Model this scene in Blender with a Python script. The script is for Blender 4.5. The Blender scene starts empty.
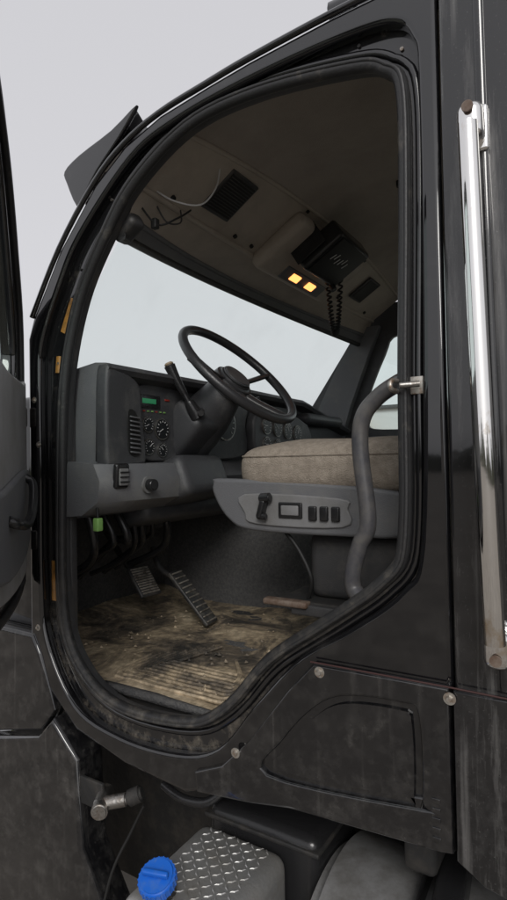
import bpy, bmesh, math, random
from mathutils import Vector, Matrix, Euler
random.seed(7)
S=bpy.context.scene
COL=bpy.context.collection
# ------------------------------------------------------------------ materials
def mat(name,base,rough=0.5,metal=0.0,base2=None,nscale=8,n0=0.4,n1=0.65,rough2=None,bump=0.0,bscale=60,
        coat=0.0,stretch=(1,1,1),spec=0.5,emit=None,estr=0,speck=0.0,zd=0.0,runs=0.0):
    m=bpy.data.materials.new(name); m.use_nodes=True
    N=m.node_tree.nodes; L=m.node_tree.links
    b=N["Principled BSDF"]
    b.inputs["Base Color"].default_value=(*base,1); b.inputs["Roughness"].default_value=rough
    b.inputs["Metallic"].default_value=metal; b.inputs["Coat Weight"].default_value=coat
    b.inputs["Coat Roughness"].default_value=0.03
    b.inputs["Specular IOR Level"].default_value=spec
    tc=N.new("ShaderNodeNewGeometry"); mp=N.new("ShaderNodeMapping"); mp.inputs["Scale"].default_value=stretch
    L.new(tc.outputs["Position"],mp.inputs["Vector"])
    def math2(op,a,c,clamp=True):
        n=N.new("ShaderNodeMath"); n.operation=op; n.use_clamp=clamp; L.new(a,n.inputs[0])
        if isinstance(c,(int,float)): n.inputs[1].default_value=c
        else: L.new(c,n.inputs[1])
        return n.outputs[0]
    if base2:
        n=N.new("ShaderNodeTexNoise"); n.inputs["Scale"].default_value=nscale; n.inputs["Detail"].default_value=7
        n.inputs["Roughness"].default_value=0.68
        L.new(mp.outputs[0],n.inputs["Vector"])
        r=N.new("ShaderNodeMapRange"); r.inputs["From Min"].default_value=n0; r.inputs["From Max"].default_value=n1
        L.new(n.outputs["Fac"],r.inputs["Value"]); fac=r.outputs[0]
        if zd:   # road dust and splash marks gather low down on the body
            sp=N.new("ShaderNodeSeparateXYZ"); L.new(tc.outputs["Position"],sp.inputs[0])
            rz=N.new("ShaderNodeMapRange"); rz.inputs[1].default_value=1.75; rz.inputs[2].default_value=1.1; rz.inputs[3].default_value=0; rz.inputs[4].default_value=zd
            L.new(sp.outputs["Z"],rz.inputs[0])
            nn=N.new("ShaderNodeTexNoise"); nn.inputs["Scale"].default_value=24; nn.inputs["Detail"].default_value=8; nn.inputs["Roughness"].default_value=.72; L.new(tc.outputs["Position"],nn.inputs["Vector"])
            r9=N.new("ShaderNodeMapRange"); r9.inputs[1].default_value=.47; r9.inputs[2].default_value=.72; L.new(nn.outputs["Fac"],r9.inputs[0])
            fac=math2('ADD',fac,math2('MULTIPLY',rz.outputs[0],r9.outputs[0]))
        if runs:  # vertical water runs
            m5=N.new("ShaderNodeMapping"); m5.inputs["Scale"].default_value=(45,45,1.6); L.new(tc.outputs["Position"],m5.inputs["Vector"])
            n5=N.new("ShaderNodeTexNoise"); n5.inputs["Scale"].default_value=1; n5.inputs["Detail"].default_value=5; L.new(m5.outputs[0],n5.inputs["Vector"])
            r5=N.new("ShaderNodeMapRange"); r5.inputs[1].default_value=.58; r5.inputs[2].default_value=.76; r5.inputs[4].default_value=runs; L.new(n5.outputs["Fac"],r5.inputs[0])
            fac=math2('ADD',fac,r5.outputs[0])
        if speck:
            n5=N.new("ShaderNodeTexNoise"); n5.inputs["Scale"].default_value=240; n5.inputs["Detail"].default_value=1
            L.new(tc.outputs["Position"],n5.inputs["Vector"])
            r5=N.new("ShaderNodeMapRange"); r5.inputs[1].default_value=.66; r5.inputs[2].default_value=.80; r5.inputs[4].default_value=speck
            L.new(n5.outputs["Fac"],r5.inputs[0]); fac=math2('ADD',fac,r5.outputs[0])
        x=N.new("ShaderNodeMix"); x.data_type='RGBA'
        x.inputs["A"].default_value=(*base,1); x.inputs["B"].default_value=(*base2,1)
        L.new(fac,x.inputs["Factor"]); L.new(x.outputs["Result"],b.inputs["Base Color"])
        if rough2 is not None:
            q=N.new("ShaderNodeMapRange"); q.inputs["To Min"].default_value=rough; q.inputs["To Max"].default_value=rough2
            L.new(fac,q.inputs["Value"]); L.new(q.outputs[0],b.inputs["Roughness"])
    if bump:
        n2=N.new("ShaderNodeTexNoise"); n2.inputs["Scale"].default_value=bscale; n2.inputs["Detail"].default_value=2
        L.new(tc.outputs["Position"],n2.inputs["Vector"])
        bp=N.new("ShaderNodeBump"); bp.inputs["Strength"].default_value=bump; bp.inputs["Distance"].default_value=0.004
        L.new(n2.outputs["Fac"],bp.inputs["Height"]); L.new(bp.outputs[0],b.inputs["Normal"])
    if emit:
        b.inputs["Emission Color"].default_value=(*emit,1); b.inputs["Emission Strength"].default_value=estr
    return m
PAINT=mat("black_paint",(0.006,0.006,0.007),0.06,base2=(0.05,0.048,0.045),nscale=7,n0=0.57,n1=0.95,rough2=0.3,bump=0.05,bscale=7,coat=1.0,zd=.35,speck=.12)
PAINTD=mat("dusty_black_paint",(0.008,0.008,0.009),0.07,base2=(0.12,0.115,0.108),nscale=9,n0=0.58,n1=1.0,rough2=0.4,bump=0.06,bscale=8,coat=0.9,zd=.28,runs=.28,speck=.15)
PAINTS=mat("streaked_black_paint",(0.010,0.010,0.011),0.08,base2=(0.20,0.195,0.19),nscale=6,n0=0.52,n1=0.95,rough2=0.45,bump=0.06,bscale=18,coat=0.8,stretch=(5,5,0.5),runs=.6,zd=.2,speck=.25)
JAMB=mat("jamb_paint",(0.010,0.010,0.011),0.08,base2=(0.20,0.175,0.14),nscale=9,n0=0.60,n1=0.95,rough2=0.5,bump=0.05,bscale=14,coat=0.8,zd=.8)
RUB=mat("rubber_seal",(0.026,0.026,0.027),0.45,base2=(0.20,0.18,0.15),nscale=14,n0=0.57,n1=0.9,bump=0.2,bscale=150,zd=.6)
TRIM=mat("dark_trim_plastic",(0.045,0.045,0.047),0.5,base2=(0.12,0.11,0.095),nscale=9,n0=0.52,n1=0.85,bump=0.25,bscale=300,zd=.4)
GREY=mat("grey_dash_plastic",(0.135,0.137,0.145),0.5,base2=(0.20,0.195,0.18),nscale=8,n0=0.5,n1=0.85,bump=0.3,bscale=350,speck=.2)
DASH=mat("charcoal_dash_plastic",(0.050,0.051,0.055),0.45,base2=(0.12,0.118,0.112),nscale=12,n0=0.52,n1=0.85,bump=0.3,bscale=300,speck=.2)
LGREY=mat("light_grey_plastic",(0.34,0.34,0.345),0.5,base2=(0.25,0.245,0.235),nscale=8,n0=0.4,n1=0.7,bump=0.2,bscale=300)
MGREY=mat("mid_grey_plastic",(0.21,0.21,0.215),0.5,base2=(0.15,0.147,0.14),nscale=8,n0=0.4,n1=0.7,bump=0.2,bscale=300)
HEAD=mat("headliner_fabric",(0.42,0.375,0.335),0.95,base2=(0.31,0.275,0.24),nscale=3,n0=0.4,n1=0.75,bump=0.5,bscale=400,spec=0.1)
CONS=mat("console_plastic",(0.46,0.405,0.345),0.55,base2=(0.33,0.285,0.24),nscale=5,n0=0.4,n1=0.75,bump=0.3,bscale=300)
SEAT=mat("seat_fabric",(0.37,0.32,0.265),0.95,base2=(0.26,0.222,0.182),nscale=55,n0=0.35,n1=0.65,bump=0.9,bscale=320,spec=0.1)
CARP=mat("carpet",(0.085,0.085,0.087),1.0,base2=(0.14,0.137,0.132),nscale=90,n0=0.4,n1=0.7,bump=1.0,bscale=260,spec=0.05)
BLK=mat("matt_black",(0.01,0.01,0.01),0.6)
BLKG=mat("gloss_black_plastic",(0.018,0.018,0.019),0.25,bump=0.1,bscale=200)
WHEELM=mat("wheel_rim_urethane",(0.028,0.028,0.030),0.33,bump=0.15,bscale=250)
GLB=mat("gauge_face",(0.012,0.013,0.015),0.3)
WHT=mat("white_mark",(0.6,0.6,0.6),0.5)
RED=mat("red_mark",(0.3,0.03,0.02),0.5)
GRN=mat("green_display",(0.03,0.14,0.07),0.4,emit=(0.05,0.5,0.2),estr=0.15)
GRNP=mat("green_plastic",(0.22,0.42,0.12),0.4)
ORG=mat("amber_lamp",(0.8,0.3,0.08),0.4,emit=(1.0,0.36,0.10),estr=2.3)
AMB=mat("amber_reflection_paint",(0.46,0.22,0.05),0.3,base2=(0.10,0.06,0.03),nscale=30,n0=0.45,n1=0.7,coat=.6)  # amber colour painted in for yellow reflections on the door post
CHR=mat("chrome",(0.88,0.87,0.85),0.07,1.0,base2=(0.50,0.36,0.2),nscale=14,n0=0.58,n1=0.74,rough2=0.35,bump=0.03,bscale=30,stretch=(1,1,0.6))  # brown noise patches paint an orange reflection into the chrome
STL=mat("worn_steel",(0.42,0.41,0.39),0.38,1.0,base2=(0.15,0.11,0.08),nscale=30,n0=0.45,n1=0.7,rough2=0.7,bump=0.3,bscale=120)
TREAD=mat("worn_pedal_tread",(0.36,0.33,0.29),0.5,0.5,base2=(0.10,0.08,0.06),nscale=35,n0=0.45,n1=0.65)
BOLT=mat("bolt_steel",(0.5,0.48,0.44),0.4,0.8,base2=(0.3,0.2,0.13),nscale=80,n0=0.45,n1=0.65)
ALU=mat("diamond_plate_aluminium",(0.50,0.50,0.49),0.42,0.75,base2=(0.28,0.265,0.24),nscale=12,n0=0.4,n1=0.7,rough2=0.7,bump=0.2,bscale=120)
TANK=mat("painted_tank",(0.26,0.26,0.26),0.5,0.3,base2=(0.14,0.135,0.125),nscale=14,n0=0.4,n1=0.7,bump=0.1,bscale=100)
BLUE=mat("blue_cap",(0.01,0.12,0.55),0.35,base2=(0.06,0.16,0.45),nscale=40,n0=.5,n1=.75)
YEL=mat("yellow_paint",(0.70,0.36,0.03),0.45,base2=(0.45,0.25,0.05),nscale=4)
CHAS=mat("dirty_chassis",(0.016,0.016,0.016),0.7,base2=(0.055,0.048,0.041),nscale=14,n0=0.45,n1=0.75,bump=0.5,bscale=50)
RUST=mat("rusty_lever",(0.10,0.06,0.04),0.6,base2=(0.2,0.16,0.13),nscale=30)
STONE=mat("gravel_ground",(0.24,0.215,0.185),0.95,base2=(0.14,0.125,0.105),nscale=1.2,n0=0.4,n1=0.65,bump=1.0,bscale=25)
LEAF=mat("treeline_foliage",(0.05,0.065,0.03),0.9,base2=(0.09,0.085,0.05),nscale=1.5)
WALLM=mat("white_cladding",(0.6,0.62,0.64),0.6)
def floor_mat_material():
    m=bpy.data.materials.new("muddy_floor_mat"); m.use_nodes=True
    N=m.node_tree.nodes; L=m.node_tree.links; b=N["Principled BSDF"]
    g=N.new("ShaderNodeNewGeometry")
    n=N.new("ShaderNodeTexNoise"); n.inputs["Scale"].default_value=4.5; n.inputs["Detail"].default_value=9; n.inputs["Roughness"].default_value=0.74; n.inputs["Distortion"].default_value=.6
    L.new(g.outputs["Position"],n.inputs["Vector"])
    r=N.new("ShaderNodeValToRGB")
    e=r.color_ramp.elements; e[0].position=0.36; e[0].color=(0.05,0.046,0.041,1); e[1].position=0.68; e[1].color=(0.70,0.58,0.41,1)
    k=e.new(0.45); k.color=(0.17,0.14,0.105,1); k=e.new(0.54); k.color=(0.44,0.35,0.235,1)
    L.new(n.outputs["Fac"],r.inputs[0])
    n3=N.new("ShaderNodeTexNoise"); n3.inputs["Scale"].default_value=45; n3.inputs["Detail"].default_value=5
    L.new(g.outputs["Position"],n3.inputs["Vector"])
    mr=N.new("ShaderNodeMapRange"); mr.inputs[1].default_value=0.3; mr.inputs[2].default_value=0.7; mr.inputs[3].default_value=0.5; mr.inputs[4].default_value=1.15
    L.new(n3.outputs["Fac"],mr.inputs[0])
    mx=N.new("ShaderNodeVectorMath"); mx.operation='SCALE'
    L.new(r.outputs[0],mx.inputs[0]); L.new(mr.outputs[0],mx.inputs["Scale"]); L.new(mx.outputs[0],b.inputs["Base Color"])
    b.inputs["Roughness"].default_value=0.7
    bp=N.new("ShaderNodeBump"); bp.inputs["Strength"].default_value=0.8; bp.inputs["Distance"].default_value=0.006
    L.new(n3.outputs["Fac"],bp.inputs["Height"]); L.new(bp.outputs[0],b.inputs["Normal"])
    return m
MUD=floor_mat_material()
def glass_mat(name,tint,dirt=0.02):
    m=bpy.data.materials.new(name); m.use_nodes=True
    N=m.node_tree.nodes; L=m.node_tree.links; N.remove(N["Principled BSDF"])
    t=N.new("ShaderNodeBsdfTransparent"); t.inputs[0].default_value=(*tint,1)
    gl=N.new("ShaderNodeBsdfGlossy"); gl.inputs["Roughness"].default_value=0.02
    d=N.new("ShaderNodeBsdfDiffuse"); d.inputs[0].default_value=(0.5,0.48,0.44,1)
    lw=N.new("ShaderNodeLayerWeight"); lw.inputs[0].default_value=0.5
    pw=N.new("ShaderNodeMath"); pw.operation='POWER'; pw.inputs[1].default_value=6; L.new(lw.outputs["Facing"],pw.inputs[0])
    ma=N.new("ShaderNodeMath"); ma.operation='MULTIPLY_ADD'; ma.inputs[1].default_value=.4; ma.inputs[2].default_value=.03; L.new(pw.outputs[0],ma.inputs[0])
    m1=N.new("ShaderNodeMixShader"); m2=N.new("ShaderNodeMixShader")
    L.new(ma.outputs[0],m1.inputs[0]); L.new(t.outputs[0],m1.inputs[1]); L.new(gl.outputs[0],m1.inputs[2])
    n=N.new("ShaderNodeTexNoise"); n.inputs["Scale"].default_value=5; n.inputs["Detail"].default_value=6
    g=N.new("ShaderNodeNewGeometry"); L.new(g.outputs["Position"],n.inputs["Vector"])
    r=N.new("ShaderNodeMapRange"); r.inputs[1].default_value=0.5; r.inputs[2].default_value=0.9; r.inputs[4].default_value=dirt*3
    L.new(n.outputs["Fac"],r.inputs[0]); L.new(r.outputs[0],m2.inputs[0]); L.new(m1.outputs[0],m2.inputs[1]); L.new(d.outputs[0],m2.inputs[2])
    L.new(m2.outputs[0],N["Material Output"].inputs[0]); return m
GLASS=glass_mat("tinted_windshield",(0.945,1.0,0.98))
# ------------------------------------------------------------------ helpers
def root(name,loc=(0,0,0),rotz=0):
    o=bpy.data.objects.new(name,None); COL.objects.link(o); o.location=loc; o.rotation_euler=(0,0,rotz); return o
def fin(name,me,m,parent,smooth=True,ang=35):
    me.materials.clear(); me.materials.append(m)
    if smooth:
        for p in me.polygons: p.use_smooth=True
        me.set_sharp_from_angle(angle=math.radians(ang))
    o=bpy.data.objects.new(name,me); COL.objects.link(o); o.parent=parent; return o
def mesh(name,v,f,m,parent,smooth=True,ang=35):
    me=bpy.data.meshes.new(name); me.from_pydata([tuple(p) for p in v],[],f)
    bm=bmesh.new(); bm.from_mesh(me); bmesh.ops.recalc_face_normals(bm,faces=bm.faces); bm.to_mesh(me); bm.free()
    return fin(name,me,m,parent,smooth,ang)
def box(name,c,s,m,parent,bev=0.006,rot=(0,0,0),seg=3):
    bm=bmesh.new(); bmesh.ops.create_cube(bm,size=1)
    for v in bm.verts: v.co=Vector((v.co.x*s[0],v.co.y*s[1],v.co.z*s[2]))
    if bev: bmesh.ops.bevel(bm,geom=bm.edges[:],offset=min(bev,min(s)*0.48),segments=seg,affect='EDGES',profile=0.5)
    bm.transform(Matrix.Translation(c)@Euler(rot).to_matrix().to_4x4())
    me=bpy.data.meshes.new(name); bm.to_mesh(me); bm.free(); return fin(name,me,m,parent)
def cyl(name,p0,p1,r,m,parent,r2=None,n=28,bev=0.0):
    p0=Vector(p0);p1=Vector(p1);d=p1-p0
    bm=bmesh.new(); bmesh.ops.create_cone(bm,cap_ends=True,segments=n,radius1=r,radius2=r if r2 is None else r2,depth=d.length)
    if bev:
        ed=[e for e in bm.edges if abs(e.verts[0].co.z-e.verts[1].co.z)<1e-6]
        bmesh.ops.bevel(bm,geom=ed,offset=bev,segments=3,affect='EDGES')
    bm.transform(Matrix.Translation((p0+p1)/2)@d.to_track_quat('Z','Y').to_matrix().to_4x4())
    me=bpy.data.meshes.new(name); bm.to_mesh(me); bm.free(); return fin(name,me,m,parent)
def cat(pts,n=6,cyc=True):
    P=[Vector(p) for p in pts]; out=[]; k=len(P)
    for i in range(k if cyc else k-1):
        if cyc: a,b,c,d=P[i-1],P[i],P[(i+1)%k],P[(i+2)%k]
        else: a,b,c,d=P[max(i-1,0)],P[i],P[i+1],P[min(i+2,k-1)]
        for j in range(n):
            t=j/n
            out.append(0.5*((2*b)+(c-a)*t+(2*a-5*b+4*c-d)*t*t+(3*b-a-3*c+d)*t**3))
    if not cyc: out.append(P[-1])
    return out
def tube(name,pts,r,m,parent,cyc=False,sm=6,n=12,flat=None,cap=True):
    P=cat(pts,sm,cyc) if sm else [Vector(p) for p in pts]
    V=[];F=[];k=len(P); up=None
    for i,p in enumerate(P):
        t=(P[(i+1)%k]-P[i-1]) if cyc else (P[min(i+1,k-1)]-P[max(i-1,0)])
        t.normalize()
        if up is None:
            up=Vector((0,1,0)) if abs(t.y)<0.9 else Vector((1,0,0))
        up=(up-t*up.dot(t)); up.normalize(); s=t.cross(up)
        rr=r(i/(k-1)) if callable(r) else r
        ra,rb=(rr,rr) if not flat else (rr*flat[0],rr*flat[1])
        for j in range(n):
            a=2*math.pi*j/n; V.append(p+up*math.cos(a)*ra+s*math.sin(a)*rb)
    for i in range(k if cyc else k-1):
        for j in range(n):
            a=i*n+j;b=i*n+(j+1)%n;c=((i+1)%k)*n+(j+1)%n;d=((i+1)%k)*n+j
            F.append((a,b,c,d))
    if not cyc and cap: F.append(tuple(range(n))); F.append(tuple((k-1)*n+j for j in range(n)))
    return mesh(name,V,F,m,parent,True,50)
def plate(name,loops,y,depth,m,parent,bev=0.0,mtx=None):
    """flat pressed panel in the X-Z plane, front face toward -Y at y, thickness depth; loops after the first are holes"""
    cu=bpy.data.curves.new(name,'CURVE'); cu.dimensions='2D'; cu.fill_mode='BOTH'
    cu.extrude=max(depth/2-bev,0.0002); cu.bevel_depth=bev; cu.bevel_resolution=3; cu.offset=-bev
    for lp in loops:
        s=cu.splines.new('POLY'); s.points.add(len(lp)-1)
        for q,p in zip(s.points,lp): q.co=(p[0],p[1],0,1)
        s.use_cyclic_u=True
    o=bpy.data.objects.new(name+"_c",cu); COL.objects.link(o)
    dg=bpy.context.evaluated_depsgraph_get(); me=bpy.data.meshes.new_from_object(o.evaluated_get(dg))
    bpy.data.objects.remove(o)
    me.transform(Matrix.Translation((0,y+depth/2,0))@Matrix.Rotation(math.pi/2,4,'X'))
    if mtx: me.transform(mtx)
    me.name=name
    return fin(name,me,m,parent)
def c2(pts,n=5,cyc=True): return [(p.x,p.y) for p in cat([(a,b,0) for a,b in pts],n,cyc)]
def grid(name,rows,m,parent,thick=0.0,ang=40):
    V=[p for r in rows for p in r]; w=len(rows[0]); F=[]
    for i in range(len(rows)-1):
        for j in range(w-1): F.append((i*w+j,i*w+j+1,(i+1)*w+j+1,(i+1)*w+j))
    o=mesh(name,V,F,m,parent,True,ang)
    if thick:
        md=o.modifiers.new("s",'SOLIDIFY'); md.thickness=thick; md.offset=0
    return o
def offset2(pts,d):
    k=len(pts); A=sum(pts[i][0]*pts[(i+1)%k][1]-pts[(i+1)%k][0]*pts[i][1] for i in range(k)); sg=1 if A>0 else -1
    out=[]
    for i in range(k):
        t=Vector(pts[(i+1)%k])-Vector(pts[i-1]); t.normalize(); nn=Vector((t.y,-t.x))*sg; p=Vector(pts[i])+nn*d; out.append((p.x,p.y))
    return out
def bolt(p,m=BOLT,parent=None,r=0.011,ax=(0,-1,0)):
    p=Vector(p); ax=Vector(ax)
    cyl("bolt_washer",p,p+ax*0.003,r*1.35,m,parent,n=20); cyl("bolt_head",p+ax*0.003,p+ax*0.009,r*0.85,m,parent,r2=r*0.6,n=6)
# ------------------------------------------------------------------ truck cab
cab=root("truck_cab")
opening=[(-.430,2.679),(-.364,2.648),(-.334,2.598),(-.333,2.38),(-.343,2.032),(-.350,1.70),(-.388,1.611),(-.514,1.512),(-.668,1.40),(-.783,1.272),(-.908,1.203),(-1.154,1.195),(-1.306,1.285),(-1.365,1.447),(-1.366,1.805),(-1.346,2.104),(-1.277,2.332),(-1.165,2.50),(-1.06,2.612),(-.876,2.705),(-.667,2.716)]
frame=[(-1.434,2.230),(-1.350,2.39),(-1.261,2.512),(-1.061,2.675),(-.90,2.725),(-.7,2.745),(-.48,2.748),(-.345,2.735),(-.300,2.69),(-.289,2.595),(-.291,2.161),(-.305,1.692),(-.345,1.590),(-.455,1.500),(-.574,1.420),(-.692,1.292),(-.80,1.165),(-.93,1.118),(-1.126,1.112),(-1.304,1.160),(-1.425,1.326),(-1.449,1.50),(-1.449,1.806),(-1.449,2.1)]
op=c2(opening,6); fr=c2(frame,6)
roofl=[(-1.50,2.24),(-1.475,2.30),(-1.348,2.485),(-1.197,2.640),(-1.079,2.715),(-.953,2.755),(-.80,2.775),(-.676,2.788),(-.473,2.80),(-.25,2.805)]
skin=roofl+[(-.25,1.109),(-.277,1.103),(-.60,1.085),(-.70,1.066),(-.86,1.045),(-.90,1.03),(-1.11,1.045),(-1.30,1.09),(-1.46,1.22),(-1.50,1.30)]
plate("side_skin",[skin,fr],1.098,0.036,PAINT,cab,bev=0.011)
plate("rear_corner_skin",[[(-.246,2.805),(.10,2.805),(.10,1.05),(-.10,1.055),(-.20,1.075),(-.246,1.105)]],1.096,0.03,PAINTS,cab,bev=0.006)
tube("corner_swage",[(-.176,1.096,2.80),(-.170,1.096,2.2),(-.160,1.096,1.6),(-.158,1.096,1.43)],0.008,PAINTS,cab,sm=4,flat=(0.7,1.2))
low=[(-.535,1.418),(-.254,1.420),(-.254,1.113),(-.277,1.109),(-.60,1.091),(-.70,1.072),(-.855,1.052),(-.86,1.10),(-.78,1.135),(-.70,1.215),(-.60,1.345)]
emb=c2([(-.655,1.150),(-.615,1.234),(-.540,1.320),(-.467,1.362),(-.345,1.374),(-.313,1.355),(-.310,1.20),(-.330,1.178)],5)
plate("lower_side_panel",[low,emb],1.084,0.020,PAINTD,cab,bev=0.006)
plate("embossed_recess",[offset2(emb,0.006)],1.095,0.008,PAINTD,cab,bev=0.001)
plate("embossed_island",[offset2(emb,-0.020)],1.088,0.010,PAINTD,cab,bev=0.004)
plate("rear_lower_panel",[[(-.247,1.418),(.10,1.418),(.10,1.05),(-.10,1.055),(-.20,1.075),(-.247,1.105)]],1.083,0.016,PAINTS,cab,bev=0.004)
for i in range(5): box("moulded_letter",(-.283,1.083,1.205-i*.018),(.016,.003,.009),PAINTD,cab,.001)
SEALANT=mat("red_brown_sealant",(0.05,0.02,0.018),0.5)
tube("panel_crease_trim",[(-.54,1.083,1.421),(-.25,1.083,1.423),(.10,1.083,1.42)],0.0018,SEALANT,cab,sm=0)
for p in [(-.52,1.086,1.402),(-.252,1.080,1.404),(-.737,1.084,1.178),(-.02,1.080,1.40)]: bolt(p,BOLT,cab,0.0085)
for p in [(-1.452,1.10,1.913),(-1.468,1.10,1.77),(-1.462,1.10,1.36),(-1.47,1.10,2.05)]: bolt(p,BOLT,cab,0.007)
fo=offset2(fr,0.014)
plate("aperture_flange",[fo,offset2(op,0.004)],1.128,0.02,JAMB,cab,bev=0.002)
mid=offset2(op,0.036)
tube("aperture_bead",[(x,1.128,z) for x,z in mid[::2]],0.009,PAINT,cab,True,sm=2,n=12)
tube("door_seal",[(x,1.120,z) for x,z in offset2(op,0.008)[::2]],0.014,RUB,cab,True,sm=2,n=12)
tube("door_seal_lip",[(x,1.108,z) for x,z in offset2(op,0.013)[::2]],0.005,RUB,cab,True,sm=2,n=8)
jr=[]
for yy,of in [(1.125,0.002),(1.14,0.0),(1.155,0.004),(1.165,0.02),(1.168,0.07)]:
    l=offset2(op,of); jr.append([(x,yy,z) for x,z in l]+[(l[0][0],yy,l[0][1])])
grid("inner_jamb_trim",jr,TRIM,cab)
for i in range(0,len(mid),7):
    x,z=offset2(op,0.055)[i]
    if z>1.5: cyl("flange_clip",(x,1.129,z),(x,1.124,z),0.004,STL if i%2 else BLK,cab,n=10)
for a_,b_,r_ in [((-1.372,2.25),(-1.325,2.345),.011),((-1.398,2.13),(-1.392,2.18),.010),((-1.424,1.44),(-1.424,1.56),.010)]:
    tube("amber_reflection_strip",[(a_[0],1.127,a_[1]),(b_[0],1.127,b_[1])],r_,AMB,cab,sm=3,flat=(.3,1.0),n=12)  # amber strips stand in for yellow reflections in the black paint
cyl("striker_pin",(-.335,1.085,1.995),(-.30,1.10,1.997),0.006,STL,cab)
box("striker_plate",(-.312,1.122,1.997),(.030,.008,.036),BOLT,cab,0.002)
tube("striker_loop",[(-.345,1.12,2.008),(-.352,1.09,2.006),(-.352,1.085,1.99),(-.345,1.12,1.985)],0.005,BOLT,cab)
def b(y): return max(0.0,1-((y-2.1)/0.97)**2)
def lip(y): return (-1.135-.20*b(y),2.50+.09*b(y))
def base(y): return (-1.365-.22*b(y),2.14)
YS=[1.16+i*(1.88/24) for i in range(25)]
rows=[]
for y in YS:
    k=b(y); L0=lip(y)
    e=[(L0[0]-.03,L0[1]-.004),(L0[0],L0[1]),(L0[0]+.02,L0[1]+.05-.015*k),(-1.08-.07*k,2.63+.03*k),(-.93+.02*k,2.73+.075*k),(-.86+.02*k,2.755+.09*k),(-.80,2.758+.10*k),(-.4,2.762+.105*k),(-.02,2.755+.10*k)]
    rows.append([(x,y,z) for x,z in e])
grid("headliner",[r[4:] for r in rows],HEAD,cab)
grid("header_console",[r[2:5] for r in rows],CONS,cab)
grid("header_lip",[r[:3] for r in rows],GREY,cab)
tube("header_edge",[rows[i][2] for i in range(0,25,2)],0.009,GREY,cab,sm=3,n=8)
tube("console_lower_edge",[rows[i][3] for i in range(0,25,2)],0.010,CONS,cab,sm=3,n=8)
tube("console_upper_edge",[rows[i][4] for i in range(0,25,2)],0.008,CONS,cab,sm=3,n=8)
# corner filler between header and near door post
box("corner_filler",(-1.205,1.150,2.545),(.20,.028,.055),TRIM,cab,.008,rot=(0,math.radians(-47),0))
box("corner_trim",(-1.155,1.185,2.535),(.09,.06,.05),TRIM,cab,.016,rot=(0,math.radians(-30),0))
ws=[]
for y in YS:
    l=lip(y); q=base(y); ws.append([(l[0]+(q[0]-l[0])*t-.03*math.sin(math.pi*t)-.01,y,l[1]+(q[1]-l[1])*t) for t in [i/6 for i in range(7)]])
grid("windshield",ws,GLASS,cab)
tube("windshield_gasket",[ (w[0][0],w[0][1],w[0][2]) for w in ws[::2]],0.014,RUB,cab,sm=3,n=8)
def pil2(name,m):
    P=[(-1.16,2.60),(-1.27,2.44),(-1.42,2.16),(-1.46,1.9),(-1.30,1.9),(-1.22,2.16),(-1.10,2.46),(-1.04,2.60)]
    V=[(x,3.02,z) for x,z in P]+[(x,3.09,z) for x,z in P]; n=len(P)
    F=[tuple(range(n)),tuple(range(n,2*n))]+[(i,(i+1)%n,n+(i+1)%n,n+i) for i in range(n)]
    return mesh(name,V,F,m,cab,True,30)
pil2("far_a_pillar",GREY)
rowsA=[]
for X,Z in [(-1.10,2.72),(-1.21,2.62),(-1.34,2.485),(-1.47,2.29),(-1.50,2.20)]:
    rowsA.append([(X,1.115,Z),(X-.005,1.14,Z-.01),(X+.03,1.17,Z-.045)])
grid("a_pillar_outer",rowsA,PAINT,cab)
far=[(-1.50,2.16),(-1.10,2.72),(.08,2.80),(.08,1.1),(-1.6,1.1)]
fwin=c2([(-1.14,2.06),(-1.16,2.13),(-1.03,2.44),(-.93,2.55),(-.45,2.56),(-.42,2.5),(-.42,2.06),(-.5,2.02),(-1.05,2.02)],4)
plate("far_side_wall",[far,fwin],3.07,0.03,DASH,cab,bev=0.003)
plate("far_door_glass",[offset2(fwin,0.01)],3.082,0.004,GLASS,cab)
box("far_door_panel",(-.75,3.04,1.62),(.85,.05,.72),GREY,cab,0.03)
box("far_armrest",(-.72,2.99,1.86),(.55,.09,.06),GREY,cab,0.025)
mtx=Matrix.Translation((0.04,0,0))@Matrix.Rotation(math.pi/2,4,'Z')
plate("rear_wall",[[(1.12,1.1),(3.08,1.1),(3.08,2.80),(1.12,2.80)],c2([(1.45,2.12),(1.45,2.5),(1.5,2.56),(2.7,2.56),(2.75,2.5),(2.75,2.12),(2.7,2.06),(1.5,2.06)],3)],0.0,0.03,HEAD,cab,0.004,mtx)
plate("rear_glass",[[(1.43,2.04),(1.43,2.58),(2.77,2.58),(2.77,2.04)]],0.01,0.004,GLASS,cab,0,mtx)
rr=[]
for i in range(21):
    y=1.115+i*1.97/20; k=max(0,1-((y-2.1)/.985)**2)**0.6
    rr.append([(x-.16*k*(1 if x<-.9 else max(0,(-x-.3)/.6)),y,z+.10*k) for x,z in [(-1.15,2.68)]+roofl[4:]]+[(.10,y,2.805+.10*k)])
grid("roof_skin",rr,PAINT,cab)
tube("roof_gutter",[(x,1.096,z+.004) for x,z in roofl[1:]]+[(.1,1.096,2.81)],0.008,PAINT,cab,sm=4,n=10)
vis=[]
for i in range(21):
    y=1.112+i*1.97/20; k=max(0,1-((y-2.1)/.99)**2)**0.8
    vis.append([(x-.22*k,y,z+.10*k) for x,z in [(-1.04,2.80),(-1.14,2.765),(-1.25,2.735),(-1.31,2.71),(-1.315,2.69),(-1.29,2.655),(-1.265,2.62)]])
grid("sun_visor",vis,PAINT,cab,thick=0.010)
vis_end=[(-1.035,2.812),(-1.13,2.775),(-1.26,2.745),(-1.325,2.715),(-1.315,2.675),(-1.275,2.60),(-1.245,2.615),(-1.19,2.675),(-1.10,2.745)]
plate("sun_visor_end",[c2(vis_end,3)],1.098,0.014,PAINT,cab,bev=0.005)
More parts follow.
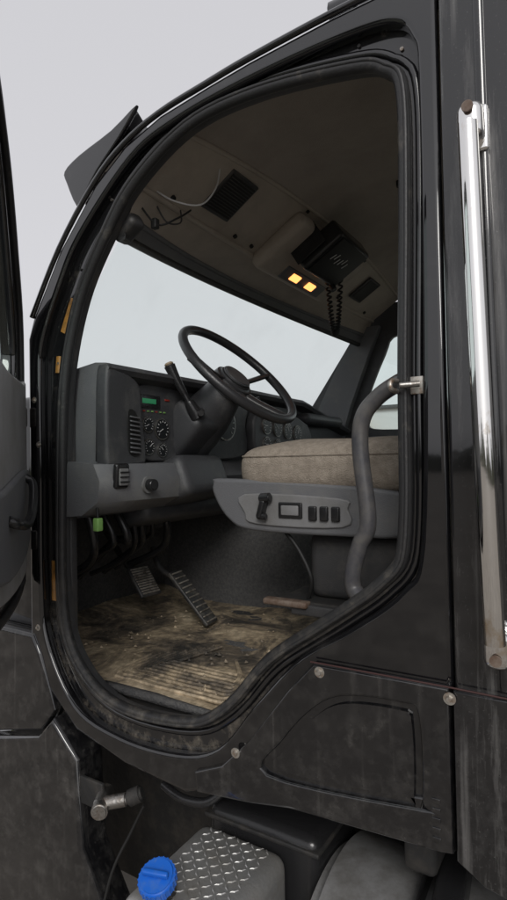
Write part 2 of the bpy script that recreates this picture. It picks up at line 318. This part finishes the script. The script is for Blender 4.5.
box("roof_horn_bracket",(-.42,1.30,2.90),(.10,.12,.10),PAINT,cab,0.02)
tube("air_horn",[(-.55,1.30,2.97),(-.3,1.30,2.97),(.1,1.30,2.97)],0.035,PAINT,cab,sm=2)
grid("cab_floor",[[(-1.9,1.16,1.205),(.05,1.16,1.205)],[(-1.9,3.06,1.205),(.05,3.06,1.205)]],CARP,cab,thick=0.02)
box("underbody",(-.75,2.1,1.14),(1.5,1.9,.08),CHAS,cab,0.01)
grid("firewall",[[(-1.45,1.15,2.1),(-1.75,1.15,1.55),(-1.82,1.15,1.19)],[(-1.6,3.06,2.1),(-1.85,3.06,1.55),(-1.85,3.06,1.19)]],CARP,cab,thick=0.02)
box("kick_panel",(-1.58,1.16,1.62),(.42,.03,.86),TRIM,cab,0.008)
tn=[]
for X,h,yo in [(-1.86,1.80,0),(-1.5,1.74,0),(-1.25,1.68,.01),(-1.16,1.62,.03),(-1.10,1.50,.08),(-1.05,1.34,.16),(-1.02,1.21,.22)]:
    tn.append([(X,2.06+yo,1.20),(X,2.09+yo,1.20+(h-1.2)*.6),(X,2.13+yo,h-.05),(X,2.2+yo,h),(X,2.75-yo,h),(X,2.85-yo,1.20)])
grid("engine_tunnel",tn,CARP,cab,ang=60)
box("seat_riser",(-.30,2.05,1.30),(.62,1.7,.20),CARP,cab,0.03)
# ------------------------------------------------------------------ interior grab bar
gt=root("interior_grab_bar")
tube("bar",[(-.345,1.16,2.015),(-.375,1.19,2.012),(-.42,1.20,1.988),(-.455,1.20,1.945),(-.463,1.20,1.872),(-.448,1.20,1.715),(-.468,1.20,1.66),(-.486,1.20,1.60),(-.484,1.20,1.555),(-.44,1.18,1.53)],0.019,mat("grey_rubber_tube",(0.06,0.06,0.068),0.38,base2=(0.11,0.105,0.10),nscale=18,bump=.1,bscale=200),gt,sm=6,n=16)
# ------------------------------------------------------------------ exterior chrome grab handle
gh=root("grab_handle")
tube("bar",[(-.187,1.035,2.44),(-.181,1.03,2.2),(-.170,1.03,1.75),(-.164,1.035,1.53)],0.0175,CHR,gh,sm=6,n=24)
for z,x in [(2.455,-.187),(1.515,-.164)]:
    box("bracket",(x,1.068,z),(.046,.055,.070),CHR,gh,0.018,seg=5)
    box("bracket_foot",(x,1.090,z),(.052,.012,.085),CHR,gh,0.005)
    dz=.018 if z>2 else -.014
    cyl("screw",(x,1.038,z+dz),(x,1.034,z+dz),0.010,RUST,gh)
# ------------------------------------------------------------------ front fairing, hood
fh=root("hood_and_fender")
hd=[]
for X,zt,w in [(-1.52,2.02,.90),(-1.9,1.98,.88),(-2.5,1.88,.80),(-3.1,1.72,.70),(-3.35,1.5,.62)]:
    r=[]
    for j in range(17):
        a=math.pi*j/16; cx=math.cos(a); sx=math.sin(a)
        r.append((X,2.1-w*math.copysign(abs(cx)**.45,cx),1.15+(zt-1.15)*abs(sx)**.5))
    hd.append(r)
grid("hood",hd,PAINT,fh)
plate("fairing_upper",[[(-1.478,1.34),(-1.445,1.285),(-1.385,1.13),(-1.44,1.06),(-1.68,1.0),(-2.3,.95),(-2.3,1.34)]],1.09,0.06,PAINTD,fh,bev=0.012)
plate("fairing_lower",[[(-1.44,1.05),(-1.375,1.115),(-1.27,1.02),(-1.255,.78),(-1.14,.60),(-1.12,.35),(-2.3,.35),(-2.3,.94),(-1.68,.99)]],1.075,0.10,PAINTD,fh,bev=0.014)
box("cowl_side",(-1.62,1.2,1.7),(.22,.12,.75),PAINTD,fh,0.03)
# ------------------------------------------------------------------ open door
door=root("truck_door",(-1.514,1.085,0),math.radians(-40.7))
dl=c2([(0,1.52),(0,1.8),(0,2.25),(.13,2.45),(.28,2.60),(.42,2.68),(.6,2.735),(1.0,2.74),(1.10,2.70),(1.13,2.6),(1.13,1.75),(1.08,1.66),(.9,1.56),(.6,1.50),(.25,1.47),(.06,1.48)],4)
dw=c2([(.09,2.14),(.11,2.24),(.30,2.5),(.45,2.62),(.62,2.67),(.98,2.67),(1.05,2.6),(1.06,2.2),(1.0,2.11),(.5,2.09),(.15,2.10)],4)
plate("shell",[dl,dw],-.05,0.045,PAINT,door,bev=0.008)
plate("glass",[offset2(dw,.01)],-.03,0.004,GLASS,door)
tube("seal",[(x,0.0,z) for x,z in offset2(dl,-.018)[::2]],0.010,RUB,door,True,sm=2,n=8)
plate("inner_panel",[c2([(.03,1.60),(.03,2.06),(.10,2.09),(.5,2.07),(1.05,2.09),(1.09,2.0),(1.09,1.75),(1.0,1.65),(.6,1.56),(.15,1.53)],4)],-.006,0.022,LGREY,door,bev=0.010)
plate("armrest_panel",[c2([(.14,1.63),(.12,1.80),(.2,1.84),(.7,1.80),(1.0,1.80),(1.0,1.70),(.6,1.61)],4)],.014,0.018,GREY,door,bev=0.008)
tube("pull_handle",[(.26,.03,1.82),(.27,.05,1.80),(.36,.055,1.74),(.50,.055,1.72),(.62,.05,1.73),(.64,.03,1.74)],0.011,BLKG,door,sm=6)
for z in (1.62,2.0): box("hinge",(.0,-.01,z),(.05,.05,.06),STL,door,0.006)
# ------------------------------------------------------------------ dashboard
dash=root("dashboard")
pro=[(None,2.14),(-1.28,2.155),(-1.235,2.150),(-1.222,2.135),(-1.232,2.120),(-1.275,2.105),(-1.285,1.86),(-1.24,1.835),(-1.215,1.80),(-1.235,1.735),(-1.33,1.69),(-1.55,1.67)]
dr=[]
for i in range(25):
    y=1.17+i*1.86/24
    drop=0.0 if y<2.5 else (y-2.5)*0.22
    sx=0 if y<1.95 else -0.02*math.sin((y-1.95)/1.1*math.pi)
    dr.append([((base(y)[0]-.02) if x is None else x+sx,y,z-drop) for x,z in pro])
grid("dash_body",dr,DASH,dash,ang=28)
e=dr[0]; mesh("dash_end",[(x,1.171,z) for x,_,z in e],[tuple(range(len(e)))],GREY,dash,False)
def faceplate(name,loop,x,depth,m,par,bev=0.004,holes=()):
    M=Matrix.Translation((x,0,0))@Matrix.Rotation(math.pi/2,4,'Z')
    return plate(name,[loop]+list(holes),0.0,depth,m,par,bev,M)
faceplate("vent_pod",c2([(1.165,2.13),(1.21,2.135),(1.30,2.10),(1.315,2.0),(1.33,1.87),(1.30,1.845),(1.18,1.84),(1.16,1.87)],4),-1.225,0.05,DASH,dash,0.012)
faceplate("vent_opening",c2([(1.245,2.01),(1.285,2.0),(1.300,1.90),(1.29,1.875),(1.262,1.875),(1.245,1.90)],4),-1.222,0.006,BLK,dash,0.001)
for i in range(9):
    z=1.885+i*0.0135; box("vent_slat",(-1.219,1.272,z),(.008,.042,.004),GREY,dash,0.001,rot=(math.radians(-5),0.4,0))
faceplate("cluster_bezel",c2([(1.325,2.10),(1.6,2.105),(1.96,2.10),(1.97,2.0),(1.95,1.875),(1.6,1.862),(1.35,1.865),(1.33,1.95)],4),-1.262,0.03,DASH,dash,0.006)
def gauge(y,z,r,x=-1.2605,needle=0.8):
    cyl("gauge_bezel",(x-.006,y,z),(x+.004,y,z),r*1.10,STL,dash,n=32)
    cyl("gauge_face",(x,y,z),(x+.0055,y,z),r*0.98,GLB,dash,n=32)
    for i in range(11):
        a=math.radians(-45+i*27)
        box("tick",(x+.0062,y-math.cos(a)*r*.78,z+math.sin(a)*r*.78),(.001,r*.18,r*.06),WHT,dash,0,rot=(-a,0,0))
    a=needle; box("needle",(x+.007,y-math.cos(a)*r*.3,z+math.sin(a)*r*.3),(.001,r*.65,r*.07),WHT,dash,0,rot=(-a,0,0))
gauge(1.372,1.978,.024,needle=-.4); gauge(1.44,1.965,.033,needle=-.5); gauge(1.375,1.905,.024,needle=2.4); gauge(1.44,1.895,.022)
gauge(1.66,2.0,.06); gauge(1.82,2.0,.06)
box("lcd_frame",(-1.262,1.385,2.053),(.005,.10,.045),BLKG,dash,0.002); box("green_lcd",(-1.2595,1.38,2.055),(.004,.065,.016),GRN,dash,0.001)
box("warning_label",(-1.260,1.47,2.065),(.004,.022,.006),RED,dash,0.001)
for i in range(6): box("tell_tale",(-1.260,1.355+i*.02,2.022),(.003,.008,.004),RED if i%3==0 else GRNP,dash,0)
faceplate("centre_stack",c2([(2.03,2.07),(2.5,2.03),(2.52,1.82),(2.45,1.78),(2.06,1.80)],4),-1.235,0.05,DASH,dash,0.012)
for i in range(4): gauge(2.09+i*.095,2.005-.008*i,.034,x=-1.232,needle=i*.6)
for i in range(4): gauge(2.09+i*.095,1.925-.008*i,.030,x=-1.232,needle=i*.9)
for i in range(7): box("rocker_switch",(-1.231,2.08+i*.058,1.855-.004*i),(.012,.035,.045),BLKG,dash,0.004)
box("dash_ridge",(-1.30,2.7,2.06),(.16,.45,.06),DASH,dash,0.03)
lk=[]
for y,o_ in [(1.13,.0),(1.16,.03),(1.30,.04),(1.46,.035),(1.55,.02),(1.62,0)]:
    lk.append([(-1.36,y,1.86),(-1.25+o_,y,1.850),(-1.225+o_,y,1.80),(-1.235+o_,y,1.74),(-1.30+o_*.5,y,1.70),(-1.42,y,1.69)])
grid("lower_pod",lk,GREY,dash,ang=50)
mesh("lower_pod_end",lk[0],[tuple(range(6))],GREY,dash,False)
box("side_outlet_frame",(-1.196,1.185,1.815),(.02,.055,.075),BLKG,dash,0.009,rot=(0,.1,0)); box("side_outlet_grille",(-1.184,1.185,1.812),(.008,.036,.05),MGREY,dash,0.003)
for i in range(3): box("side_outlet_slat",(-1.179,1.185,1.798+i*.014),(.004,.034,.004),BLK,dash,0)
cyl("knob_ring",(-1.21,1.29,1.785),(-1.182,1.29,1.785),.026,MGREY,dash); cyl("headlamp_knob",(-1.185,1.29,1.785),(-1.155,1.285,1.785),.018,BLKG,dash,bev=.004)
box("knee_bolster",(-1.36,1.75,1.70),(.16,.75,.12),DASH,dash,0.03,rot=(0,-.3,0))
for i in range(7):
    y=1.22+i*.06; tube("wiring_loom",[(-1.38,y,1.70),(-1.37+.03*math.sin(i),y+.02,1.6),(-1.45,y+.06,1.52+.03*(i%3)),(-1.6,y+.03,1.45)],0.009 if i%2 else .014,BLKG,dash)
box("green_connector",(-1.25,1.145,1.675),(.022,.022,.038),GRNP,dash,0.004); tube("connector_wire",[(-1.25,1.145,1.69),(-1.26,1.15,1.74),(-1.30,1.18,1.78)],.004,BLK,dash)
# ------------------------------------------------------------------ steering
sw=root("steering_wheel")
C=Vector((-1.08,1.65,2.162)); tilt=math.radians(46)
ax=Vector((math.sin(tilt),0,math.cos(tilt))); e1=Vector((0,1,0)); e2=ax.cross(e1)
R=.237
tube("rim",[C+e1*R*math.cos(a)+e2*R*math.sin(a) for a in [2*math.pi*i/32 for i in range(32)]],.0165,WHEELM,sw,True,sm=2,n=14)
for a in (0.15,math.pi-.15,-math.pi/2-.35,-math.pi/2+.35):
    d=e1*math.cos(a)+e2*math.sin(a)
    tube("spoke",[C-ax*.045+d*.05,C-ax*.035+d*.12,C-ax*.004+d*(R-.004)],.014,WHEELM,sw,sm=4,flat=(1.6,.7))
cyl("hub",C-ax*.075,C-ax*.02,.085,WHEELM,sw,r2=.07,bev=.01); cyl("horn_pad",C-ax*.021,C-ax*.008,.055,DASH,sw,bev=.004)
sc=root("steering_column")
tube("shroud",[C-ax*.06,C-ax*.14,C-ax*.22,C-ax*.34,C-ax*.46],lambda t:.06+.035*math.sin(min(1,t*1.6)*math.pi/2),DASH,sc,sm=4,n=18,flat=(1.05,.95))
box("column_pod",C-ax*.25+Vector((0,-.07,-.02)),(.14,.15,.19),DASH,sc,0.03,rot=(0,tilt,0))
box("column_lower_cover",(-1.26,1.59,1.79),(.16,.30,.15),DASH,sc,0.035,rot=(0,-.35,.1))
tube("shift_lever_boot",[(-1.175,1.53,2.005),(-1.185,1.515,2.035),(-1.193,1.503,2.06)],lambda t:.028-.012*t,BLKG,sc)
tube("shift_lever",[(-1.185,1.515,2.03),(-1.205,1.50,2.08),(-1.228,1.480,2.135)],.010,BLKG,sc)
tube("shift_grip",[(-1.207,1.498,2.085),(-1.226,1.482,2.13),(-1.245,1.468,2.182)],lambda t:.012+.008*t,BLKG,sc,n=16); cyl("grip_cap",(-1.2455,1.468,2.183),(-1.249,1.466,2.192),.016,mat("tan_cap",(.36,.28,.19),.5),sc,bev=.003)
tube("signal_stalk",[C-ax*.14+Vector((0,.05,0)),C-ax*.13+Vector((0.02,.13,.0)),C-ax*.10+Vector((.03,.2,.0))],.009,BLKG,sc)
tube("signal_stalk_left",[C-ax*.17+Vector((0,-.05,0)),C-ax*.16+Vector((0.03,-.12,-.03)),C-ax*.14+Vector((.05,-.16,-.05))],.010,BLKG,sc)
tube("lower_shaft",[(-1.40,1.65,1.82),(-1.6,1.65,1.55)],.03,BLK,sc,sm=0)
# ------------------------------------------------------------------ pedals
def pedal(nm,c,w,l,pitch,yaw):
    p=root(nm)
    R_=Euler((0,pitch,yaw)).to_matrix()
    box("pad",c,(l,w,.016),RUB,p,.006,rot=(0,pitch,yaw))
    for i in range(11):
        q=Vector(c)+R_@Vector((-l/2+.012+i*(l-.024)/10,0,.010)); box("tread",q,(.006,w*.85,.005),TREAD,p,.002,rot=(0,pitch,yaw))
    tube("arm",[Vector(c)+R_@Vector((-l/2+.03,0,-.01)),Vector(c)+R_@Vector((-l/2-.05,0,-.04)),Vector(c)+Vector((-.2,0,.18))],.012,CHAS,p)
pedal("accelerator_pedal",(-1.36,1.72,1.33),.085,.25,math.radians(48),math.radians(8))
pedal("brake_pedal",(-1.50,1.60,1.40),.10,.13,math.radians(50),math.radians(-5))
# ------------------------------------------------------------------ floor mat
fm=root("floor_mat")
mg=[]
for i in range(46):
    X=-1.82+i*(1.35/45); r=[]
    for j in range(37):
        y=1.155+j*(.93/36)
        z=1.224+.006*math.sin(X*9+y*5)+.004*math.sin(y*23+X*7)+(.05*max(0,(-X-1.6)/.22))+random.uniform(-.0012,.0012)
        s=max(0,(X+.78)); z+=s*.95 if y<1.26 else s*.95*max(0,1-(y-1.26)/.12)
        r.append((X,y,z))
    mg.append(r)
grid("mat",mg,MUD,fm,ang=80)
for i in range(9):
    o_=.022+i*.022
    pts=[(-1.28+o_*.9,1.19+o_+.16,1.230),(-1.26+o_*.6,1.18+o_,1.230),(-1.15,1.165+o_,1.230),(-.93,1.165+o_,1.230),(-.83-o_*.4,1.17+o_,1.232),(-.80-o_*.9,1.20+o_+.05,1.234)]
    tube("rib",pts,.0055,MUD,fm,sm=5,n=6)
V=[];F=[]
for i in range(260):
    c=Vector((random.uniform(-1.55,-.85),random.uniform(1.2,1.95),1.232)); s_=random.choice((.002,.003,.003,.005,.008)); k=len(V)
    for d in ((1,0,0),(0,1,0),(-1,0,0),(0,-1,0),(0,0,.8)): V.append(c+Vector(d)*s_*random.uniform(.7,1.3))
    F+=[(k,k+1,k+4),(k+1,k+2,k+4),(k+2,k+3,k+4),(k+3,k,k+4)]
mesh("mud_crumbs",V,F,MUD,fm,False)
# ------------------------------------------------------------------ driver seat
st=root("driver_seat")
def cushion(name,c,s,m,par,crown=.012,ex=.3):
    V=[];F=[];nu,nv=48,28
    def sp(v,e): return math.copysign(abs(v)**e,v)
    for i in range(nv+1):
        ph=-math.pi/2+math.pi*i/nv
        for j in range(nu):
            a=2*math.pi*j/nu
            x=sp(math.cos(ph),ex)*sp(math.cos(a),.28); y=sp(math.cos(ph),ex)*sp(math.sin(a),.28); z=sp(math.sin(ph),.7)
            zz=z*s[2]/2+(crown*(1-x*x)*(1-y*y) if z>0 else 0)+.003*math.sin(x*7+y*4)*max(0,z)
            V.append((c[0]+x*s[0]/2,c[1]+y*s[1]/2,c[2]+zz))
    for i in range(nv):
        for j in range(nu): F.append((i*nu+j,i*nu+(j+1)%nu,(i+1)*nu+(j+1)%nu,(i+1)*nu+j))
    return mesh(name,V,F,m,par,True,80)
cushion("cushion",(-.64,1.65,1.828),(.62,.52,.155),SEAT,st)
tube("piping",[(-.64+.306*math.copysign(abs(math.cos(a))**.28,math.cos(a)),1.65+.256*math.copysign(abs(math.sin(a))**.28,math.sin(a)),1.866) for a in [2*math.pi*i/40 for i in range(40)]],.0035,SEAT,st,True,sm=2,n=6)
cushion("backrest",(-.26,1.65,2.2),(.16,.50,.75),SEAT,st)
pan=[(-1.02,1.785),(-.96,1.80),(-.42,1.765),(-.40,1.66),(-.60,1.645),(-.88,1.648),(-.96,1.675),(-1.01,1.735)]
plate("side_shell",[c2(pan,4)],1.395,0.035,GREY,st,bev=.010)
box("shell_body",(-.66,1.66,1.70),(.56,.50,.10),DASH,st,.03)
sub=c2([(-.90,1.755),(-.60,1.748),(-.575,1.72),(-.59,1.67),(-.86,1.668),(-.90,1.70)],4)
plate("switch_panel",[sub],1.388,0.012,MGREY,st,bev=.004)
box("bezel",(-.745,1.386,1.712),(.075,.008,.045),BLKG,st,.004); box("bezel_inner",(-.745,1.382,1.712),(.055,.006,.028),MGREY,st,.003)
for i in range(3): box("rocker",(-.675+i*.034,1.384,1.706),(.024,.012,.040),BLKG,st,.004)
box("lever",(-.83,1.375,1.715),(.018,.03,.055),BLKG,st,.006,rot=(0,.3,0)); cyl("lever_knob",(-.835,1.372,1.745),(-.80,1.372,1.748),.014,BLKG,st,bev=.004); cyl("lever_knob_low",(-.845,1.372,1.695),(-.815,1.372,1.693),.010,BLKG,st,bev=.003)
box("suspension_cover",(-.52,1.66,1.55),(.42,.40,.19),TRIM,st,.03)
box("base_plate",(-.58,1.64,1.445),(.46,.46,.022),CHAS,st,.005); box("pedestal",(-.50,1.66,1.33),(.36,.36,.22),CHAS,st,.02)
box("slide_handle",(-.77,1.40,1.45),(.14,.035,.018),RUST,st,.006); box("slide_rail",(-.58,1.41,1.435),(.35,.03,.03),TRIM,st,.005)
tube("height_cable",[(-.80,1.43,1.66),(-.74,1.42,1.60),(-.70,1.42,1.52),(-.72,1.44,1.46)],.006,BLK,st)
# ------------------------------------------------------------------ overhead bits
oc=root("overhead_console")
def surf(y,t,off=0.0):
    k=b(y); A=Vector((-1.08-.07*k,y,2.63+.03*k)); B=Vector((-.93+.02*k,y,2.73+.075*k)); d=(B-A).normalized()
    nrm=Vector((d.z,0,-d.x)); return A.lerp(B,t)+nrm*off, -math.atan2(d.z,d.x)
def sbox(name,y,t,off,size,m,par,bev,yaw=0):
    p,a=surf(y,t,off); return box(name,p,size,m,par,bev,rot=(0,a,yaw))
sbox("speaker_frame",1.50,.55,.004,(.155,.15,.012),TRIM,oc,.005); sbox("speaker_grille",1.50,.55,.009,(.135,.13,.008),BLK,oc,.003)
for i in range(14): sbox("grille_bar",1.50,.28+i*.042,.0135,(.003,.125,.0025),TRIM,oc,.0008)
sbox("speaker_frame.001",2.72,.55,.004,(.14,.14,.012),TRIM,oc,.005); sbox("speaker_grille.001",2.72,.55,.009,(.12,.12,.008),BLK,oc,.003)
sbox("housing",2.16,.42,.025,(.27,.62,.07),CONS,oc,.028)
sbox("lamp_frame",2.18,.13,.058,(.065,.36,.014),GREY,oc,.005)
for y in (2.10,2.24): sbox("lamp_amber",y,.13,.0645,(.034,.070,.010),ORG,oc,.004)
tube("dangling_wire",[(-1.10,1.22,2.66),(-1.05,1.26,2.62),(-1.0,1.33,2.62),(-.97,1.37,2.68),(-.96,1.38,2.75)],.0026,WHT,oc)
tube("dangling_wire_dark",[(-1.12,1.20,2.60),(-1.09,1.24,2.55),(-1.06,1.30,2.585),(-1.06,1.36,2.63)],.003,BLK,oc)
tube("dangling_wire_loop",[(-1.12,1.26,2.64),(-1.10,1.29,2.58),(-1.085,1.34,2.59),(-1.10,1.36,2.64)],.0025,TRIM,oc)
box("wire_plug",(-1.095,1.235,2.552),(.02,.02,.03),BLK,oc,.004)
for y in (1.30,1.68,1.8,2.6,2.9):
    p,a=surf(y,.12,.0); q,_=surf(y,.12,.008); cyl("clip",p,q,.008,BLK,oc,n=12)
cyl("ceiling_hook",(-.60,2.0,2.865),(-.60,2.0,2.84),.012,BLK,oc,n=12)
for y in (1.9,2.5):
    p,a=surf(y,.95,.0); q,_=surf(y,.95,.006); cyl("trim_screw",p,q,.007,BLK,oc,n=12)
cb=root("cb_radio")
sbox("radio_body",2.10,.78,.105,(.20,.29,.085),BLKG,cb,.014)
sbox("radio_face",2.10,.78,.150,(.175,.25,.006),BLK,cb,.003)
for i in range(6): sbox("radio_lettering",2.02+i*.024,.82+.03*math.sin(i*2),.1545,(.030,.006,.002),WHT,cb,0,.5)
p,_=surf(2.20,.45,.15); q,_=surf(2.20,.45,.175); cyl("radio_knob",p,q,.014,BLKG,cb)
for y in (1.945,2.255): sbox("bracket",y,.66,.07,(.14,.006,.10),BLKG,cb,.002)
co=[]
for i in range(260):
    t=i/259; a=i*.9; z=2.67-.28*math.sin(math.pi*t)**.8
    co.append((-.985+.04*t+.009*math.cos(a),2.21+.05*t+.009*math.sin(a),z+.004*math.sin(a)))
tube("coiled_cord",co,.0045,BLK,cb,sm=0,n=6)
# ------------------------------------------------------------------ chassis, tanks
ch=root("truck_chassis")
box("frame_rail",(-1,1.75,.82),(7,.09,.30),CHAS,ch,.01); box("frame_rail_far",(-1,2.5,.82),(7,.09,.30),CHAS,ch,.01)
for x in (-1.2,-.5,.3): box("cross_member",(x,2.1,.85),(.12,.7,.2),CHAS,ch,.01)
box("dark_backing",(-1.25,1.55,.72),(1.3,.03,.80),CHAS,ch,.01); box("dark_backing_rear",(-.2,1.62,.66),(1.6,.03,.9),CHAS,ch,.01)  # dark panels added to hide bright ground and keep the under-cab space dark
box("cab_mount",(-1.0,1.42,1.0),(.12,.4,.10),CHAS,ch,.015); box("under_bracket",(-.35,1.42,1.02),(.07,.45,.10),CHAS,ch,.015)
tube("air_line",[(-1.1,1.3,.97),(-.9,1.3,.96),(-.84,1.32,1.0),(-.7,1.4,1.02),(-.2,1.5,1.0)],.018,CHAS,ch)
tube("hose",[(-1.06,1.2,.955),(-.98,1.18,.952),(-.90,1.18,.965),(-.86,1.20,.995)],.012,BLKG,ch)
tube("strap_cable",[(-1.06,1.12,.94),(-1.10,1.11,.86),(-1.14,1.08,.76),(-1.17,1.05,.6)],.004,BLK,ch)
box("latch_plate",(-1.225,1.09,.94),(.09,.012,.075),CHAS,ch,.004); cyl("latch_bolt",(-1.20,1.12,.94),(-1.145,1.04,.935),.022,STL,ch,bev=.004)
cyl("latch_barrel",(-1.18,1.06,.935),(-1.10,1.10,.955),.017,STL,ch,bev=.004); cyl("latch_pin",(-1.10,1.10,.955),(-1.065,1.12,.972),.021,CHAS,ch,bev=.006)
for i in range(5): tube("rear_hose",[(-.25+i*.05,1.30+i*.04,.97),(-.12+i*.04,1.28+i*.05,1.01),(.2,1.4,.92)],.013,CHAS if i%2 else BLKG,ch)
tank=root("diamond_plate_tank")
box("body",(-.80,1.05,.62),(.26,.32,.56),ALU,tank,.035,seg=5)
V=[];F=[]
def loz(c,a,L=.011,W=.0036,h=.0018):
    ca,sa=math.cos(a),math.sin(a); k=len(V)
    for x,y in ((L,0),(0,W),(-L,0),(0,-W)): V.append((c[0]+x*ca-y*sa,c[1]+x*sa+y*ca,c[2]))
    for x,y in ((L*.6,0),(0,W*.5),(-L*.6,0),(0,-W*.5)): V.append((c[0]+x*ca-y*sa,c[1]+x*sa+y*ca,c[2]+h))
    F.append((k+4,k+5,k+6,k+7))
    for i in range(4): F.append((k+i,k+(i+1)%4,k+4+(i+1)%4,k+4+i))
for i in range(11):
    for j in range(14):
        x=-.905+i*.021; y=.915+j*.0205
        if abs(x+.80)<.10 and abs(y-1.05)<.135: loz((x,y,.9002),math.pi/4 if (i+j)%2 else -math.pi/4)
mesh("tread_pattern",V,F,ALU,tank,False)
tank2=root("black_tank"); box("body",(-.77,1.36,.66),(.33,.26,.54),BLKG,tank2,.03,seg=4); box("lid_seam",(-.77,1.36,.90),(.34,.27,.012),CHAS,tank2,.004)
cp=root("blue_filler_cap")
cyl("neck",(-.855,.955,.895),(-.853,.945,.925),.034,BLKG,cp); cyl("cap",(-.853,.945,.925),(-.850,.933,.952),.041,BLUE,cp,bev=.005,n=36); box("grip",(-.849,.929,.958),(.06,.012,.014),BLUE,cp,.004,rot=(.4,0,.3))
for i in range(24):
    a=2*math.pi*i/24; A_=Vector((-.8515,.939,.9385)); dz=Vector((.003,-.012,.027)).normalized(); u_=dz.orthogonal().normalized(); v_=dz.cross(u_)
    q=A_+(u_*math.cos(a)+v_*math.sin(a))*.041; cyl("cap_rib",q-dz*.009,q+dz*.009,.0022,BLUE,cp,n=6)
ft=root("fuel_tank")
cyl("barrel",(-.60,1.30,.58),(.9,1.30,.58),.31,TANK,ft,bev=.03,n=64)
for x in (-.36,.3): tube("strap",[(x,1.30+.318*math.cos(a),.58+.318*math.sin(a)) for a in [2*math.pi*i/32 for i in range(32)]],.02,BLKG,ft,True,sm=1,flat=(1.6,.35))
box("strap_bracket",(-.30,1.30,.93),(.06,.35,.08),BLKG,ft,.01,rot=(0,0,.1))
# ------------------------------------------------------------------ surroundings
g=root("ground"); G=6000
grid("yard",[[(-G,-G,0),(G,-G,0)],[(-G,G,0),(G,G,0)]],STONE,g)
def excavator(nm,loc,rz,s=1.0):
    r=root(nm,loc,rz); r.scale=(s,s,s)
    for y in (-1.2,1.2):
        box("track",(0,y,.45),(4,.55,.9),CHAS,r,.4,seg=6)
    box("car_body",(-.6,0,1.55),(3.2,2.4,1.1),YEL,r,.15); box("counterweight",(-2.1,0,1.6),(.8,2.5,1.2),YEL,r,.3)
    box("cab",(.7,.75,2.2),(1.4,.9,1.5),YEL,r,.12); box("cab_glass",(.75,.75,2.35),(1.43,.93,.9),BLKG,r,.05)
    tube("boom",[(.8,-.2,1.8),(2.2,-.2,4.2),(3.6,-.2,5.0),(5.2,-.2,4.5)],lambda t:.32-.1*t,YEL,r,sm=5,n=8)
    tube("stick",[(5.0,-.2,4.9),(6.1,-.2,2.2)],lambda t:.22-.08*t,YEL,r,sm=0,n=8)
    mesh("bucket",[(5.6,-.7,2.2),(6.6,-.7,2.0),(6.4,-.7,1.0),(5.5,-.7,1.1),(5.6,.3,2.2),(6.6,.3,2.0),(6.4,.3,1.0),(5.5,.3,1.1)],[(0,1,2,3),(4,5,6,7),(0,1,5,4),(1,2,6,5),(2,3,7,6)],CHAS,r,False)
    tube("cylinder",[(1.3,-.2,1.6),(3.0,-.2,4.4)],.09,STL,r,sm=0,n=10)
excavator("excavator",(-12.6,33.5,0),math.radians(120))
wb=root("white_building",(-9,40,0)); box("walls",(0,0,2.6),(14,8,5.2),WALLM,wb,.02); box("roof",(0,0,5.3),(14.6,8.6,.25),TRIM,wb,.05)
for i in range(4): box("window",(-5+i*3.3,-4.01,2.6),(1.2,.06,1.0),BLKG,wb,.02)
tl=root("treeline")
V=[];F=[]
for i in range(7000):
    a=random.uniform(0,2*math.pi); R_=random.uniform(75,95); hmax=4+2.5*math.sin(a*7)+1.8*math.sin(a*19+1)
    z=random.uniform(0,max(1.5,hmax)); c=Vector((R_*math.cos(a),R_*math.sin(a),z)); k=len(V); s_=random.uniform(.5,1.2)
    t=Vector((-math.sin(a),math.cos(a),random.uniform(-.4,.4)))
    V+=[c+t*s_,c+Vector((0,0,s_)),c-t*s_,c-Vector((0,0,s_))]; F.append((k,k+1,k+2,k+3))
mesh("foliage",V,F,LEAF,tl,False)
# ------------------------------------------------------------------ sky + sun
w=bpy.data.worlds.new("World"); S.world=w; w.use_nodes=True; N=w.node_tree.nodes; L=w.node_tree.links
sky=N.new("ShaderNodeTexSky"); sky.sky_type='NISHITA'; sky.sun_disc=False; sky.sun_elevation=math.radians(32); sky.sun_rotation=math.radians(150); sky.dust_density=4
hs=N.new("ShaderNodeHueSaturation"); hs.inputs["Saturation"].default_value=.12; L.new(sky.outputs[0],hs.inputs["Color"])
mx=N.new("ShaderNodeMix"); mx.data_type='RGBA'; mx.inputs["Factor"].default_value=.75; mx.inputs["B"].default_value=(7.3,7.25,7.6,1)
L.new(hs.outputs[0],mx.inputs["A"]); L.new(mx.outputs["Result"],N["Background"].inputs[0]); N["Background"].inputs[1].default_value=.105
sl=bpy.data.lights.new("sun",'SUN'); sl.energy=1.4; sl.angle=math.radians(22); sl.color=(1,.97,.93)
so=bpy.data.objects.new("sun",sl); COL.objects.link(so)
az=math.radians(150); el=math.radians(32)
dv=Vector((math.sin(az)*math.cos(el),math.cos(az)*math.cos(el),math.sin(el)))
so.rotation_euler=dv.to_track_quat('Z','Y').to_euler()
# ------------------------------------------------------------------ camera
cam=bpy.data.cameras.new("camera"); co_=bpy.data.objects.new("camera",cam); COL.objects.link(co_)
co_.location=(0,0,1.85); co_.rotation_euler=(math.radians(91.2),math.radians(1.0),math.radians(31.92))
cam.lens=22.4; cam.sensor_width=36; cam.clip_start=.02; cam.clip_end=20000
S.camera=co_
S.view_settings.view_transform='Standard'; S.view_settings.look='None'; S.view_settings.exposure=0
